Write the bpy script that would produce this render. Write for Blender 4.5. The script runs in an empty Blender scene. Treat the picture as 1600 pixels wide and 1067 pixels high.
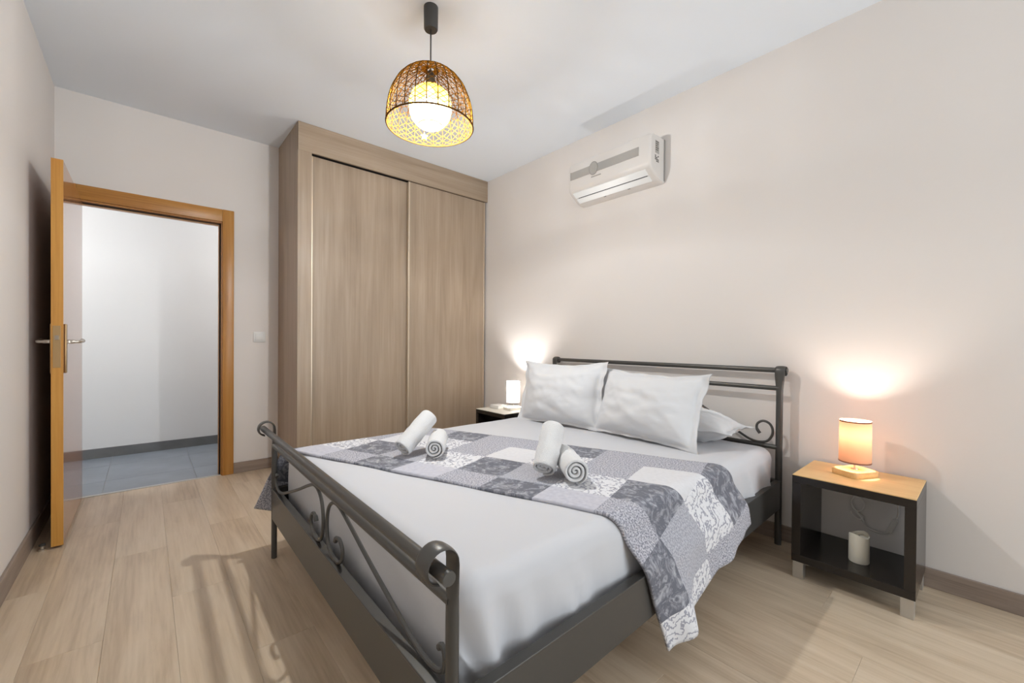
import bpy, bmesh, math, random
from mathutils import Vector, Matrix, noise, Euler
random.seed(7)
S = bpy.context.scene
COL = S.collection
PI = math.pi

# ------------------------------------------------------------------ camera
YAW, PITCH, ROLL = 0.7182, -0.0074, 0.0076
cd = bpy.data.cameras.new('camera'); cam = bpy.data.objects.new('camera', cd); COL.objects.link(cam)
cd.sensor_width = 36.0; cd.lens = 36.0 * 656.3 / 1600.0
cd.shift_x = -(801.1 - 800.0) / 1600.0; cd.shift_y = (539.4 - 533.5) / 1600.0
cd.clip_start = 0.02
_r = Vector((math.cos(YAW), -math.sin(YAW), 0)); _f = Vector((math.sin(YAW), math.cos(YAW), 0)); _u = Vector((0, 0, 1))
F = _f * math.cos(PITCH) + _u * math.sin(PITCH); U2 = -_f * math.sin(PITCH) + _u * math.cos(PITCH)
R = _r * math.cos(ROLL) + U2 * math.sin(ROLL); U = -_r * math.sin(ROLL) + U2 * math.cos(ROLL)
M = Matrix((R, U, -F)).transposed().to_4x4(); M.translation = (0, 0, 1.05)
cam.matrix_world = M
S.camera = cam

# ------------------------------------------------------------------ world, added window fill, exposure
w = bpy.data.worlds.new('world'); S.world = w; w.use_nodes = True
bg = w.node_tree.nodes['Background']; bg.inputs[0].default_value = (0.75, 0.87, 1.0, 1); bg.inputs[1].default_value = 0.3
S.view_settings.view_transform = 'Standard'; S.view_settings.look = 'None'
S.view_settings.gamma = 1.0; S.view_settings.use_curve_mapping = False
S.view_settings.exposure = 0.13
P_PENDANT, P_WINDOW, P_HALL, P_LAMP_WARM, P_LAMP_COOL = 60.0, 74.0, 14.0, 6.5, 18.0

def area(name, loc, rot, sx, sy, power, col):
    l = bpy.data.lights.new(name, 'AREA'); l.shape = 'RECTANGLE'; l.size = sx; l.size_y = sy; l.energy = power; l.color = col
    o = bpy.data.objects.new(name, l); o.location = loc; o.rotation_euler = rot; COL.objects.link(o); return o
def point(name, loc, power, col, rad=0.03):
    l = bpy.data.lights.new(name, 'POINT'); l.energy = power; l.color = col; l.shadow_soft_size = rad
    o = bpy.data.objects.new(name, l); o.location = loc; COL.objects.link(o); return o
# fill light sent in by the added window behind the photographer (pane sits at Y = -2.45)
area('window_fill', (1.75, -2.60, 1.25), (math.radians(90), 0, math.radians(20)), 1.7, 2.2, P_WINDOW, (0.86, 0.94, 1.0))

# ------------------------------------------------------------------ materials
def lin(r, g, b):
    f = lambda c: ((c / 255 + 0.055) / 1.055) ** 2.4 if c > 10 else c / 255 / 12.92
    return (f(r), f(g), f(b), 1)
def mat(name, col, rough=0.5, metal=0.0, spec=0.5, coat=0.0, coat_r=0.1, bump=None, mottling=None, sheen=0.0):
    m = bpy.data.materials.new(name); m.use_nodes = True; nt = m.node_tree; b = nt.nodes['Principled BSDF']
    b.inputs['Base Color'].default_value = col; b.inputs['Roughness'].default_value = rough; b.inputs['Metallic'].default_value = metal
    b.inputs['Specular IOR Level'].default_value = spec; b.inputs['Coat Weight'].default_value = coat; b.inputs['Coat Roughness'].default_value = coat_r
    b.inputs['Sheen Weight'].default_value = sheen
    tc = nt.nodes.new('ShaderNodeTexCoord')
    if bump:
        n = nt.nodes.new('ShaderNodeTexNoise'); n.inputs['Scale'].default_value = bump[0]; n.inputs['Detail'].default_value = 3
        nt.links.new(tc.outputs['Object'], n.inputs['Vector'])
        bp = nt.nodes.new('ShaderNodeBump'); bp.inputs['Strength'].default_value = bump[1]; bp.inputs['Distance'].default_value = bump[2]
        nt.links.new(n.outputs['Fac'], bp.inputs['Height']); nt.links.new(bp.outputs['Normal'], b.inputs['Normal'])
    if mottling:
        n = nt.nodes.new('ShaderNodeTexNoise'); n.inputs['Scale'].default_value = mottling[0]; n.inputs['Detail'].default_value = 4
        nt.links.new(tc.outputs['Object'], n.inputs['Vector'])
        r = nt.nodes.new('ShaderNodeValToRGB'); r.color_ramp.elements[0].position = 0.3; r.color_ramp.elements[1].position = 0.7
        r.color_ramp.elements[0].color = tuple(c * (1 - mottling[1]) for c in col[:3]) + (1,); r.color_ramp.elements[1].color = tuple(min(1, c * (1 + mottling[1])) for c in col[:3]) + (1,)
        nt.links.new(n.outputs['Fac'], r.inputs['Fac']); nt.links.new(r.outputs['Color'], b.inputs['Base Color'])
    return m
def wood(name, stops, axis=2, scale=1.0, rough=0.45, coat=0.0, coat_r=0.1, rnd=0.0, stretch=14.0, bump=0.05, spec=0.5):
    """grain runs along the given axis of the object's own coordinates"""
    m = bpy.data.materials.new(name); m.use_nodes = True; nt = m.node_tree; L = nt.links.new; N = nt.nodes.new; b = nt.nodes['Principled BSDF']
    b.inputs['Roughness'].default_value = rough; b.inputs['Coat Weight'].default_value = coat; b.inputs['Coat Roughness'].default_value = coat_r
    b.inputs['Specular IOR Level'].default_value = spec
    tc = N('ShaderNodeTexCoord'); oi = N('ShaderNodeObjectInfo')
    ad = N('ShaderNodeVectorMath'); ad.operation = 'ADD'; mu = N('ShaderNodeVectorMath'); mu.operation = 'SCALE'; mu.inputs['Scale'].default_value = 37.0
    cx = N('ShaderNodeCombineXYZ')
    for i in range(3): L(oi.outputs['Random'], cx.inputs[i])
    L(cx.outputs[0], mu.inputs[0]); L(tc.outputs['Object'], ad.inputs[0]); L(mu.outputs[0], ad.inputs[1])
    mp = N('ShaderNodeMapping'); sc = [stretch * scale] * 3; sc[axis] = scale; mp.inputs['Scale'].default_value = sc
    L(ad.outputs[0], mp.inputs['Vector'])
    n1 = N('ShaderNodeTexNoise'); n1.inputs['Scale'].default_value = 1.0; n1.inputs['Detail'].default_value = 6; n1.inputs['Roughness'].default_value = 0.6; n1.inputs['Distortion'].default_value = 0.6
    mp2 = N('ShaderNodeMapping'); sc2 = [stretch * 7 * scale] * 3; sc2[axis] = 2.2 * scale; mp2.inputs['Scale'].default_value = sc2; L(ad.outputs[0], mp2.inputs['Vector'])
    n2 = N('ShaderNodeTexNoise'); n2.inputs['Scale'].default_value = 1.0; n2.inputs['Detail'].default_value = 4; L(mp2.outputs[0], n2.inputs['Vector'])
    L(mp.outputs[0], n1.inputs['Vector'])
    mx = N('ShaderNodeMath'); mx.operation = 'MULTIPLY_ADD'; L(n2.outputs['Fac'], mx.inputs[0]); mx.inputs[1].default_value = 0.35; 
    ml = N('ShaderNodeMath'); ml.operation = 'MULTIPLY'; L(n1.outputs['Fac'], ml.inputs[0]); ml.inputs[1].default_value = 0.65; L(ml.outputs[0], mx.inputs[2])
    last = mx
    if rnd:
        r1 = N('ShaderNodeMath'); r1.operation = 'MULTIPLY_ADD'; L(oi.outputs['Random'], r1.inputs[0]); r1.inputs[1].default_value = rnd; L(mx.outputs[0], r1.inputs[2])
        r2 = N('ShaderNodeMath'); r2.operation = 'SUBTRACT'; L(r1.outputs[0], r2.inputs[0]); r2.inputs[1].default_value = rnd / 2; last = r2
    cr = N('ShaderNodeValToRGB'); e = cr.color_ramp.elements
    e[0].position = 0.28; e[0].color = stops[0]; e[1].position = 0.72; e[1].color = stops[-1]
    for i, s in enumerate(stops[1:-1]):
        k = e.new(0.28 + 0.44 * (i + 1) / (len(stops) - 1)); k.color = s
    L(last.outputs[0], cr.inputs['Fac']); L(cr.outputs['Color'], b.inputs['Base Color'])
    if bump:
        bp = N('ShaderNodeBump'); bp.inputs['Strength'].default_value = bump; bp.inputs['Distance'].default_value = 0.002
        L(n2.outputs['Fac'], bp.inputs['Height']); L(bp.outputs['Normal'], b.inputs['Normal'])
    return m
def shade_mat(name, col, transp=0.0, trans_col=None, mixfac=0.6):
    m = bpy.data.materials.new(name); m.use_nodes = True; nt = m.node_tree; nt.nodes.clear(); N = nt.nodes.new; L = nt.links.new
    o = N('ShaderNodeOutputMaterial'); d = N('ShaderNodeBsdfDiffuse'); t = N('ShaderNodeBsdfTranslucent'); mx = N('ShaderNodeMixShader')
    d.inputs[0].default_value = col; t.inputs[0].default_value = trans_col or col; mx.inputs[0].default_value = mixfac
    tc = N('ShaderNodeTexCoord'); wv = N('ShaderNodeTexNoise'); wv.inputs['Scale'].default_value = 350; L(tc.outputs['Object'], wv.inputs['Vector'])
    bp = N('ShaderNodeBump'); bp.inputs['Strength'].default_value = 0.2; bp.inputs['Distance'].default_value = 0.001; L(wv.outputs['Fac'], bp.inputs['Height'])
    L(bp.outputs['Normal'], d.inputs['Normal'])
    L(d.outputs[0], mx.inputs[1]); L(t.outputs[0], mx.inputs[2])
    if transp:
        tr = N('ShaderNodeBsdfTransparent'); m2 = N('ShaderNodeMixShader'); m2.inputs[0].default_value = transp
        L(mx.outputs[0], m2.inputs[1]); L(tr.outputs[0], m2.inputs[2]); L(m2.outputs[0], o.inputs[0])
    else: L(mx.outputs[0], o.inputs[0])
    return m
def emis(name, col, strength):
    m = bpy.data.materials.new(name); m.use_nodes = True; nt = m.node_tree; nt.nodes.clear()
    o = nt.nodes.new('ShaderNodeOutputMaterial'); e = nt.nodes.new('ShaderNodeEmission'); e.inputs[0].default_value = col; e.inputs[1].default_value = strength
    nt.links.new(e.outputs[0], o.inputs[0]); return m
def patch_mat(name, c0, c1, kind):
    """quilt patches: colour print only, laid out in the cloth's own UV metres"""
    m = bpy.data.materials.new(name); m.use_nodes = True; nt = m.node_tree; N = nt.nodes.new; L = nt.links.new; b = nt.nodes['Principled BSDF']
    b.inputs['Roughness'].default_value = 0.9; b.inputs['Specular IOR Level'].default_value = 0.15; b.inputs['Sheen Weight'].default_value = 0.1
    uv = N('ShaderNodeUVMap'); uv.uv_map = 'UVMap'
    n = N('ShaderNodeTexNoise'); n.inputs['Detail'].default_value = 5; L(uv.outputs[0], n.inputs['Vector'])
    cr = N('ShaderNodeValToRGB'); e = cr.color_ramp.elements; e[0].color = c0; e[1].color = c1
    src = n.outputs['Fac']
    if kind == 'plain': n.inputs['Scale'].default_value = 60; e[0].position = 0.3; e[1].position = 0.7
    if kind == 'blotch': n.inputs['Scale'].default_value = 26; n.inputs['Distortion'].default_value = 1.2; n.inputs['Roughness'].default_value = 0.7; e[0].position = 0.47; e[1].position = 0.72
    if kind == 'speckle': n.inputs['Scale'].default_value = 170; n.inputs['Detail'].default_value = 2; e[0].position = 0.42; e[1].position = 0.58
    if kind == 'lace':
        wv = N('ShaderNodeTexWave'); wv.wave_type = 'RINGS'; wv.rings_direction = 'Z'; wv.inputs['Scale'].default_value = 9; wv.inputs['Distortion'].default_value = 20; wv.inputs['Detail'].default_value = 4; wv.inputs['Detail Scale'].default_value = 1.6; wv.inputs['Detail Roughness'].default_value = 0.62
        L(uv.outputs[0], wv.inputs['Vector']); src = wv.outputs['Fac']; e[0].position = 0.10; e[1].position = 0.36
    L(src, cr.inputs['Fac']); L(cr.outputs['Color'], b.inputs['Base Color'])
    n3 = N('ShaderNodeTexNoise'); n3.inputs['Scale'].default_value = 240; L(uv.outputs[0], n3.inputs['Vector'])
    bp = N('ShaderNodeBump'); bp.inputs['Strength'].default_value = 0.35; bp.inputs['Distance'].default_value = 0.002; L(n3.outputs['Fac'], bp.inputs['Height']); L(bp.outputs['Normal'], b.inputs['Normal'])
    return m

WALL = mat('wall_paint', lin(227, 221, 216), 0.85, spec=0.2, bump=(180, 0.05, 0.001))
CEIL = mat('ceiling_paint', lin(235, 240, 246), 0.9, spec=0.2, bump=(150, 0.05, 0.001))
HALLW = mat('hall_paint', lin(236, 236, 236), 0.8, spec=0.2, bump=(150, 0.05, 0.001))
FLOOR = wood('oak_laminate', [lin(168, 146, 122), lin(198, 178, 153), lin(213, 195, 172)], axis=1, scale=1.5, rough=0.36, rnd=0.10, stretch=8, bump=0.04)
SKIRT = wood('skirting_oak', [lin(118, 104, 94), lin(146, 130, 118), lin(164, 148, 134)], axis=0, scale=2.0, rough=0.5, stretch=12)
SKIRTY = wood('skirting_oak_long', [lin(118, 104, 94), lin(146, 130, 118), lin(164, 148, 134)], axis=1, scale=2.0, rough=0.5, stretch=12)
WARD = wood('wardrobe_laminate', [lin(140, 121, 101), lin(160, 141, 120), lin(174, 156, 136)], axis=2, scale=0.9, rough=0.42, stretch=16)
WARDH = wood('wardrobe_laminate_cross', [lin(140, 121, 101), lin(160, 141, 120), lin(174, 156, 136)], axis=0, scale=0.9, rough=0.42, stretch=16)
DOORW = wood('door_veneer', [lin(150, 92, 46), lin(178, 116, 62), lin(196, 138, 78)], axis=2, scale=1.0, rough=0.22, coat=0.6, coat_r=0.08, stretch=16, bump=0.0)
EDGEW = wood('door_solid_edge', [lin(176, 118, 48), lin(200, 144, 66), lin(214, 162, 84)], axis=2, scale=1.2, rough=0.35, stretch=14)
CASW = wood('casing_oak', [lin(150, 98, 40), lin(182, 126, 58), lin(198, 146, 76)], axis=2, scale=1.2, rough=0.35, stretch=14)
CASWX = wood('casing_oak_cross', [lin(150, 98, 40), lin(182, 126, 58), lin(198, 146, 76)], axis=0, scale=1.2, rough=0.35, stretch=14)
OAKTOP = wood('pale_oak_top', [lin(214, 172, 112), lin(228, 190, 132), lin(236, 204, 150)], axis=1, scale=1.2, rough=0.4, stretch=14, bump=0.02)
BASEW = wood('lamp_base_beech', [lin(206, 156, 94), lin(222, 176, 116), lin(232, 192, 136)], axis=0, scale=3.0, rough=0.45, stretch=10, bump=0.02)
BLACK = mat('black_brown_board', lin(32, 27, 24), 0.2, mottling=(30, 0.15))
IRON = mat('dark_iron', lin(78, 76, 73), 0.36, metal=0.3, spec=0.5, bump=(400, 0.05, 0.0005))
ALU = mat('brushed_aluminium', lin(196, 194, 190), 0.38, metal=0.85)
CHAMP = mat('champagne_profile', lin(206, 190, 168), 0.35, metal=0.6)
STEEL = mat('satin_steel', lin(200, 192, 180), 0.28, metal=0.9)
BRASS = mat('aged_brass_plate', lin(176, 146, 104), 0.35, metal=0.7)
DARKGAP = mat('shadow_gap_black', lin(30, 26, 24), 0.7)
SHEET = mat('white_cotton_sheet', lin(201, 201, 204), 0.85, spec=0.2, bump=(700, 0.08, 0.0006), sheen=0.1)
PILLOW = mat('white_pillow_cotton', lin(214, 214, 215), 0.85, spec=0.2, bump=(600, 0.08, 0.0006), sheen=0.1)
TERRY = mat('white_terry', lin(228, 227, 226), 0.95, spec=0.1, bump=(380, 0.9, 0.004), sheen=0.3)
ACW = mat('ac_plastic', lin(214, 209, 204), 0.42, spec=0.5)
ACB = mat('ac_plastic_gloss', lin(232, 233, 232), 0.32, spec=0.5)
ACG = mat('ac_grey_band', lin(164, 160, 155), 0.4)
ACGD = mat('ac_ring_grey', lin(150, 147, 142), 0.35)
INK = mat('dark_print', lin(86, 82, 78), 0.6)
PLAST = mat('black_plastic', lin(62, 60, 58), 0.45)
WPLAST = mat('white_plastic', lin(230, 228, 224), 0.4)
WAX = mat('ivory_wax', lin(228, 222, 206), 0.5)
RATTAN = mat('rattan_strand', lin(120, 82, 18), 0.8, spec=0.05, mottling=(60, 0.25))
RATTAND = mat('rattan_rib', lin(88, 58, 24), 0.8, spec=0.05, mottling=(60, 0.2))
TILE = mat('grey_hall_tile', lin(138, 145, 154), 0.42, mottling=(3.5, 0.14), bump=(90, 0.05, 0.001))
GROUT = mat('grout', lin(176, 176, 174), 0.85)
HSKIRT = mat('grey_tile_skirting', lin(112, 113, 114), 0.5, mottling=(7, 0.15))
CORD = mat('pale_cord', lin(240, 236, 230), 0.5)
STAR = mat('pale_star', lin(250, 236, 190), 0.5)
SHADE_WARM = shade_mat('warm_linen_shade', lin(214, 170, 140), trans_col=lin(140, 100, 72), mixfac=0.16)
SHADE_COOL = shade_mat('white_linen_shade', lin(236, 232, 230), trans_col=lin(190, 186, 182), mixfac=0.22)
TRIM_D = mat('shade_trim', lin(132, 84, 62), 0.7)
TRIM_G = mat('shade_trim_grey', lin(120, 108, 104), 0.7)
GLOBE = shade_mat('frosted_globe', lin(200, 180, 120), transp=0.78, trans_col=lin(196, 160, 84), mixfac=0.35)
GLOBE_TOP = shade_mat('frosted_globe_top', lin(200, 170, 90), transp=0.10, trans_col=lin(200, 150, 50), mixfac=0.2)
Q_S = patch_mat('quilt_speckle', lin(132, 132, 142), lin(196, 195, 202), 'speckle')
Q_D = patch_mat('quilt_dark', lin(106, 107, 116), lin(188, 189, 195), 'blotch')
Q_W = patch_mat('quilt_white', lin(208, 207, 209), lin(216, 215, 217), 'plain')
Q_L = patch_mat('quilt_light', lin(182, 181, 191), lin(198, 197, 204), 'plain')
Q_F = patch_mat('quilt_lace', lin(156, 156, 166), lin(220, 219, 221), 'lace')
Q_M = patch_mat('quilt_mid', lin(152, 152, 160), lin(184, 184, 191), 'speckle')

# ------------------------------------------------------------------ mesh helpers
class MB:
    def __init__(s): s.v = []; s.f = []; s.mi = []
    def add(s, vs, fs, mi=0):
        o = len(s.v); s.v += [tuple(p) for p in vs]; s.f += [tuple(i + o for i in f) for f in fs]; s.mi += [mi] * len(fs); return s
    def box(s, x0, x1, y0, y1, z0, z1, b=0.0, mi=0):
        if b <= 0:
            vs = [(x, y, z) for x in (x0, x1) for y in (y0, y1) for z in (z0, z1)]
            return s.add(vs, [(0, 1, 3, 2), (4, 6, 7, 5), (0, 4, 5, 1), (2, 3, 7, 6), (0, 2, 6, 4), (1, 5, 7, 3)], mi)
        bm = bmesh.new(); bmesh.ops.create_cube(bm, size=1.0)
        for v in bm.verts: v.co = Vector(((x0 + x1) / 2 + v.co.x * (x1 - x0), (y0 + y1) / 2 + v.co.y * (y1 - y0), (z0 + z1) / 2 + v.co.z * (z1 - z0)))
        bmesh.ops.bevel(bm, geom=list(bm.edges), offset=b, segments=2, affect='EDGES', profile=0.5)
        bm.verts.index_update(); vs = [v.co[:] for v in bm.verts]; fs = [[v.index for v in f.verts] for f in bm.faces]; bm.free()
        return s.add(vs, fs, mi)
    def tube(s, pts, r, seg=8, cap=True, mi=0):
        pts = [Vector(p) for p in pts]; n = len(pts); vs = []; fs = []
        rr = r if isinstance(r, (list, tuple)) else [r] * n
        t = (pts[1] - pts[0]).normalized(); up = Vector((0, 0, 1)) if abs(t.z) < 0.9 else Vector((1, 0, 0))
        a = t.cross(up).normalized()
        for i in range(n):
            t = (pts[min(i + 1, n - 1)] - pts[max(i - 1, 0)]).normalized()
            a = (a - t * a.dot(t)); a = a.normalized() if a.length > 1e-6 else t.orthogonal().normalized(); b = t.cross(a)
            for k in range(seg):
                th = 2 * PI * k / seg; vs.append(pts[i] + (a * math.cos(th) + b * math.sin(th)) * rr[i])
        for i in range(n - 1):
            for k in range(seg):
                fs.append((i * seg + k, i * seg + (k + 1) % seg, (i + 1) * seg + (k + 1) % seg, (i + 1) * seg + k))
        if cap: fs += [tuple(range(seg))[::-1], tuple((n - 1) * seg + k for k in range(seg))]
        return s.add(vs, fs, mi)
    def lathe(s, prof, c=(0, 0, 0), seg=32, closed=False, mi=0):
        vs = []; fs = []; n = len(prof)
        for r, z in prof:
            for k in range(seg):
                th = 2 * PI * k / seg; vs.append((c[0] + r * math.cos(th), c[1] + r * math.sin(th), c[2] + z))
        for i in range(n - 1 + (1 if closed else 0)):
            j = (i + 1) % n
            for k in range(seg): fs.append((i * seg + k, i * seg + (k + 1) % seg, j * seg + (k + 1) % seg, j * seg + k))
        if not closed:
            if prof[0][0] > 1e-6: fs.append(tuple(range(seg))[::-1])
            if prof[-1][0] > 1e-6: fs.append(tuple((n - 1) * seg + k for k in range(seg)))
        return s.add(vs, fs, mi)
    def shell(s, prof, c=(0, 0, 0), seg=32, mi=0):   # open lathe, no caps
        vs = []; fs = []; n = len(prof)
        for r, z in prof:
            for k in range(seg):
                th = 2 * PI * k / seg; vs.append((c[0] + r * math.cos(th), c[1] + r * math.sin(th), c[2] + z))
        for i in range(n - 1):
            for k in range(seg): fs.append((i * seg + k, i * seg + (k + 1) % seg, (i + 1) * seg + (k + 1) % seg, (i + 1) * seg + k))
        return s.add(vs, fs, mi)
    def prism(s, poly, axis, a0, a1, mi=0):
        """poly: 2-D points in the two other axes (cyclic order), extruded along axis"""
        n = len(poly); vs = []
        for a in (a0, a1):
            for p in poly:
                q = [p[0], p[1]]; q.insert(axis, a); vs.append(tuple(q))
        fs = [tuple(range(n))[::-1], tuple(range(n, 2 * n))] + [(i, (i + 1) % n, n + (i + 1) % n, n + i) for i in range(n)]
        return s.add(vs, fs, mi)
    def sphere(s, c, r, seg=16, rings=10, mi=0):
        return s.lathe([(max(r * math.sin(PI * i / rings), 1e-5 if 0 < i < rings else 0.0004), -r * math.cos(PI * i / rings)) for i in range(rings + 1)], c, seg, mi=mi)
def obj(name, mb, m, parent=None, smooth=False, loc=None, fixn=True):
    """geometry is authored in world metres; origin goes to the parent's base or to loc"""
    o0 = Vector(loc) if loc is not None else (parent_base(parent) if parent else Vector((0, 0, 0)))
    me = bpy.data.meshes.new(name); me.from_pydata([tuple(Vector(p) - o0) for p in mb.v], [], mb.f)
    for mm in (m if isinstance(m, list) else [m]): me.materials.append(mm)
    if isinstance(m, list): me.polygons.foreach_set('material_index', mb.mi)
    if fixn:
        bm = bmesh.new(); bm.from_mesh(me); bmesh.ops.recalc_face_normals(bm, faces=bm.faces); bm.to_mesh(me); bm.free()
    if smooth:
        me.polygons.foreach_set('use_smooth', [True] * len(me.polygons))
        if smooth != 'all': me.set_sharp_from_angle(angle=math.radians(40 if smooth is True else smooth))
    o = bpy.data.objects.new(name, me); COL.objects.link(o)
    if parent:
        o.parent = parent; o['_base'] = list(o0)
        o.location = o0 - parent_base(parent)
    else: o.location = o0; o['_base'] = list(o0)
    return o
def parent_base(p): return Vector(p['_base'])
def tag(o, label, cat, group=None):
    o['label'] = label; o['category'] = cat
    if group: o['group'] = group
    return o
def thing(name, label, cat, loc=(0, 0, 0), group=None):
    o = bpy.data.objects.new(name, None); o.empty_display_size = 0.05; COL.objects.link(o); o.location = loc; o['_base'] = list(loc)
    return tag(o, label, cat, group)
def struct(name, mb, m, label=None, **k):
    o = obj(name, mb, m, **k); o['kind'] = 'structure'; o['label'] = label or name.replace('_', ' '); return o
def smoothpts(pts, n=8):
    """Catmull-Rom through points"""
    P = [Vector(p) for p in pts]; out = []
    for i in range(len(P) - 1):
        p0 = P[max(i - 1, 0)]; p1 = P[i]; p2 = P[i + 1]; p3 = P[min(i + 2, len(P) - 1)]
        for k in range(n):
            t = k / n
            out.append(0.5 * ((2 * p1) + (p2 - p0) * t + (2 * p0 - 5 * p1 + 4 * p2 - p3) * t * t + (3 * p1 - p0 - 3 * p2 + p3) * t ** 3))
    out.append(P[-1]); return out
def sst(a, b, x): t = max(0, min(1, (x - a) / (b - a))); return t * t * (3 - 2 * t)

# ------------------------------------------------------------------ room
XL, XR, YB, YF, ZC = -0.437, 2.573, 3.93, -2.40, 2.65
XLf, XRf = XL + 0.012, XR - 0.012
T = 0.12
struct('wall_left', MB().box(XL - T, XL, YF - T, YB + T, -0.02, ZC), WALL, 'pale warm-grey left wall behind the open door')
struct('wall_right', MB().box(XR, XR + T, YF - T, YB + T, -0.02, ZC), WALL, 'pale warm-grey wall behind the bed')
OX0, OX1, OZ = -0.334, 0.440, 1.952     # clear door opening
struct('wall_back', MB().box(XL, OX0 - 0.035, YB, YB + T, -0.02, ZC).box(OX1 + 0.035, XR, YB, YB + T, -0.02, ZC).box(OX0 - 0.035, OX1 + 0.035, YB, YB + T, OZ + 0.035, ZC), WALL, 'pale wall with the doorway')
WX0, WX1, WZ0, WZ1 = 0.9, 2.5, 0.15, 2.30
struct('wall_front', MB().box(XL, WX0, YF - T, YF, -0.02, ZC).box(WX1, XR, YF - T, YF, -0.02, ZC).box(WX0, WX1, YF - T, YF, -0.02, WZ0).box(WX0, WX1, YF - T, YF, WZ1, ZC), WALL, 'wall with the added window behind the viewer')
struct('ceiling', MB().box(XL - T, XR + T, YF - T, YB + T, ZC, ZC + 0.1), CEIL, 'plain white ceiling')
# window behind the viewer, added to let in fill light
wf = MB()
for a in ((WX0, WX0 + 0.05, WZ0, WZ1), (WX1 - 0.05, WX1, WZ0, WZ1), (WX0, WX1, WZ0, WZ0 + 0.05), (WX0, WX1, WZ1 - 0.05, WZ1), ((WX0 + WX1) / 2 - 0.03, (WX0 + WX1) / 2 + 0.03, WZ0, WZ1)):
    wf.box(a[0], a[1], YF - 0.08, YF - 0.03, a[2], a[3])
win = struct('added_window_1', wf, WPLAST, 'added white framed window behind the viewer')
gm = bpy.data.materials.new('window_glass'); gm.use_nodes = True; nt = gm.node_tree; nt.nodes.clear()
_o = nt.nodes.new('ShaderNodeOutputMaterial'); _a = nt.nodes.new('ShaderNodeBsdfTransparent'); _b = nt.nodes.new('ShaderNodeBsdfGlossy'); _m = nt.nodes.new('ShaderNodeMixShader'); _m.inputs[0].default_value = 0.06; _b.inputs['Roughness'].default_value = 0.02
nt.links.new(_a.outputs[0], _m.inputs[1]); nt.links.new(_b.outputs[0], _m.inputs[2]); nt.links.new(_m.outputs[0], _o.inputs[0])
for a, b in ((WX0 + 0.05, (WX0 + WX1) / 2 - 0.03), ((WX0 + WX1) / 2 + 0.03, WX1 - 0.05)):
    obj('pane', MB().box(a, b, YF - 0.058, YF - 0.052, WZ0 + 0.05, WZ1 - 0.05), gm, win)

# floor of oak planks running away from the viewer
fl = struct('floor', MB().box(XL - 0.01, XR + 0.01, YF - 0.01, YB + 0.02, -0.06, -0.008), DARKGAP, 'light oak laminate floor')
PW, PL = 0.193, 1.28
meshes = {}
def plank(x0, x1, y0, y1):
    key = (round(x1 - x0, 3), round(y1 - y0, 3)); g = 0.0002
    if key not in meshes:
        W, L = key; b = 0.0007
        mb = MB(); vs = [(g, g, -0.008), (W - g, g, -0.008), (W - g, L - g, -0.008), (g, L - g, -0.008), (g, g, -b), (W - g, g, -b), (W - g, L - g, -b), (g, L - g, -b), (g + b, g + b, 0), (W - g - b, g + b, 0), (W - g - b, L - g - b, 0), (g + b, L - g - b, 0)]
        fs = [(8, 9, 10, 11)] + [(i, (i + 1) % 4, (i + 1) % 4 + 4, i + 4) for i in range(4)] + [(i + 4, (i + 1) % 4 + 4, (i + 1) % 4 + 8, i + 8) for i in range(4)]
        me = bpy.data.meshes.new('plank'); me.from_pydata(vs, [], fs); me.materials.append(FLOOR); meshes[key] = me
    o = bpy.data.objects.new('plank', meshes[key]); COL.objects.link(o); o.parent = fl; o.location = (x0, y0, 0)
x = XL - 0.06; i = 0
while x < XR:
    y = YF - (0.1 + (i * 0.437) % 1.0) * PL
    while y < YB + 0.012:
        y0 = max(y, YF); y1 = min(y + PL, YB + 0.012); x0 = max(x, XL); x1 = min(x + PW, XR)
        if y1 - y0 > 0.02 and x1 - x0 > 0.01: plank(x0, x1, y0, y1)
        y += PL
    x += PW; i += 1

# skirting boards
HB = 0.083
def skirt(name, x0, x1, y0, y1, m, label, h=HB):
    struct(name, MB().box(x0, x1, y0, y1, 0.0, h, b=0.002), m, label)
skirt('baseboard_left', XL, XLf, YF + 0.012, YB, SKIRTY, 'oak baseboard along the left wall', 0.097)
skirt('baseboard_right', XRf, XR, YF + 0.012, 3.33, SKIRTY, 'oak baseboard behind the bed')
skirt('baseboard_back', OX1 + 0.081, 0.83, YB - 0.012, YB, SKIRT, 'oak baseboard between doorway and wardrobe')
skirt('baseboard_front', XL + 0.012, XR - 0.012, YF, YF + 0.012, SKIRT, 'oak baseboard under the added window')

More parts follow.
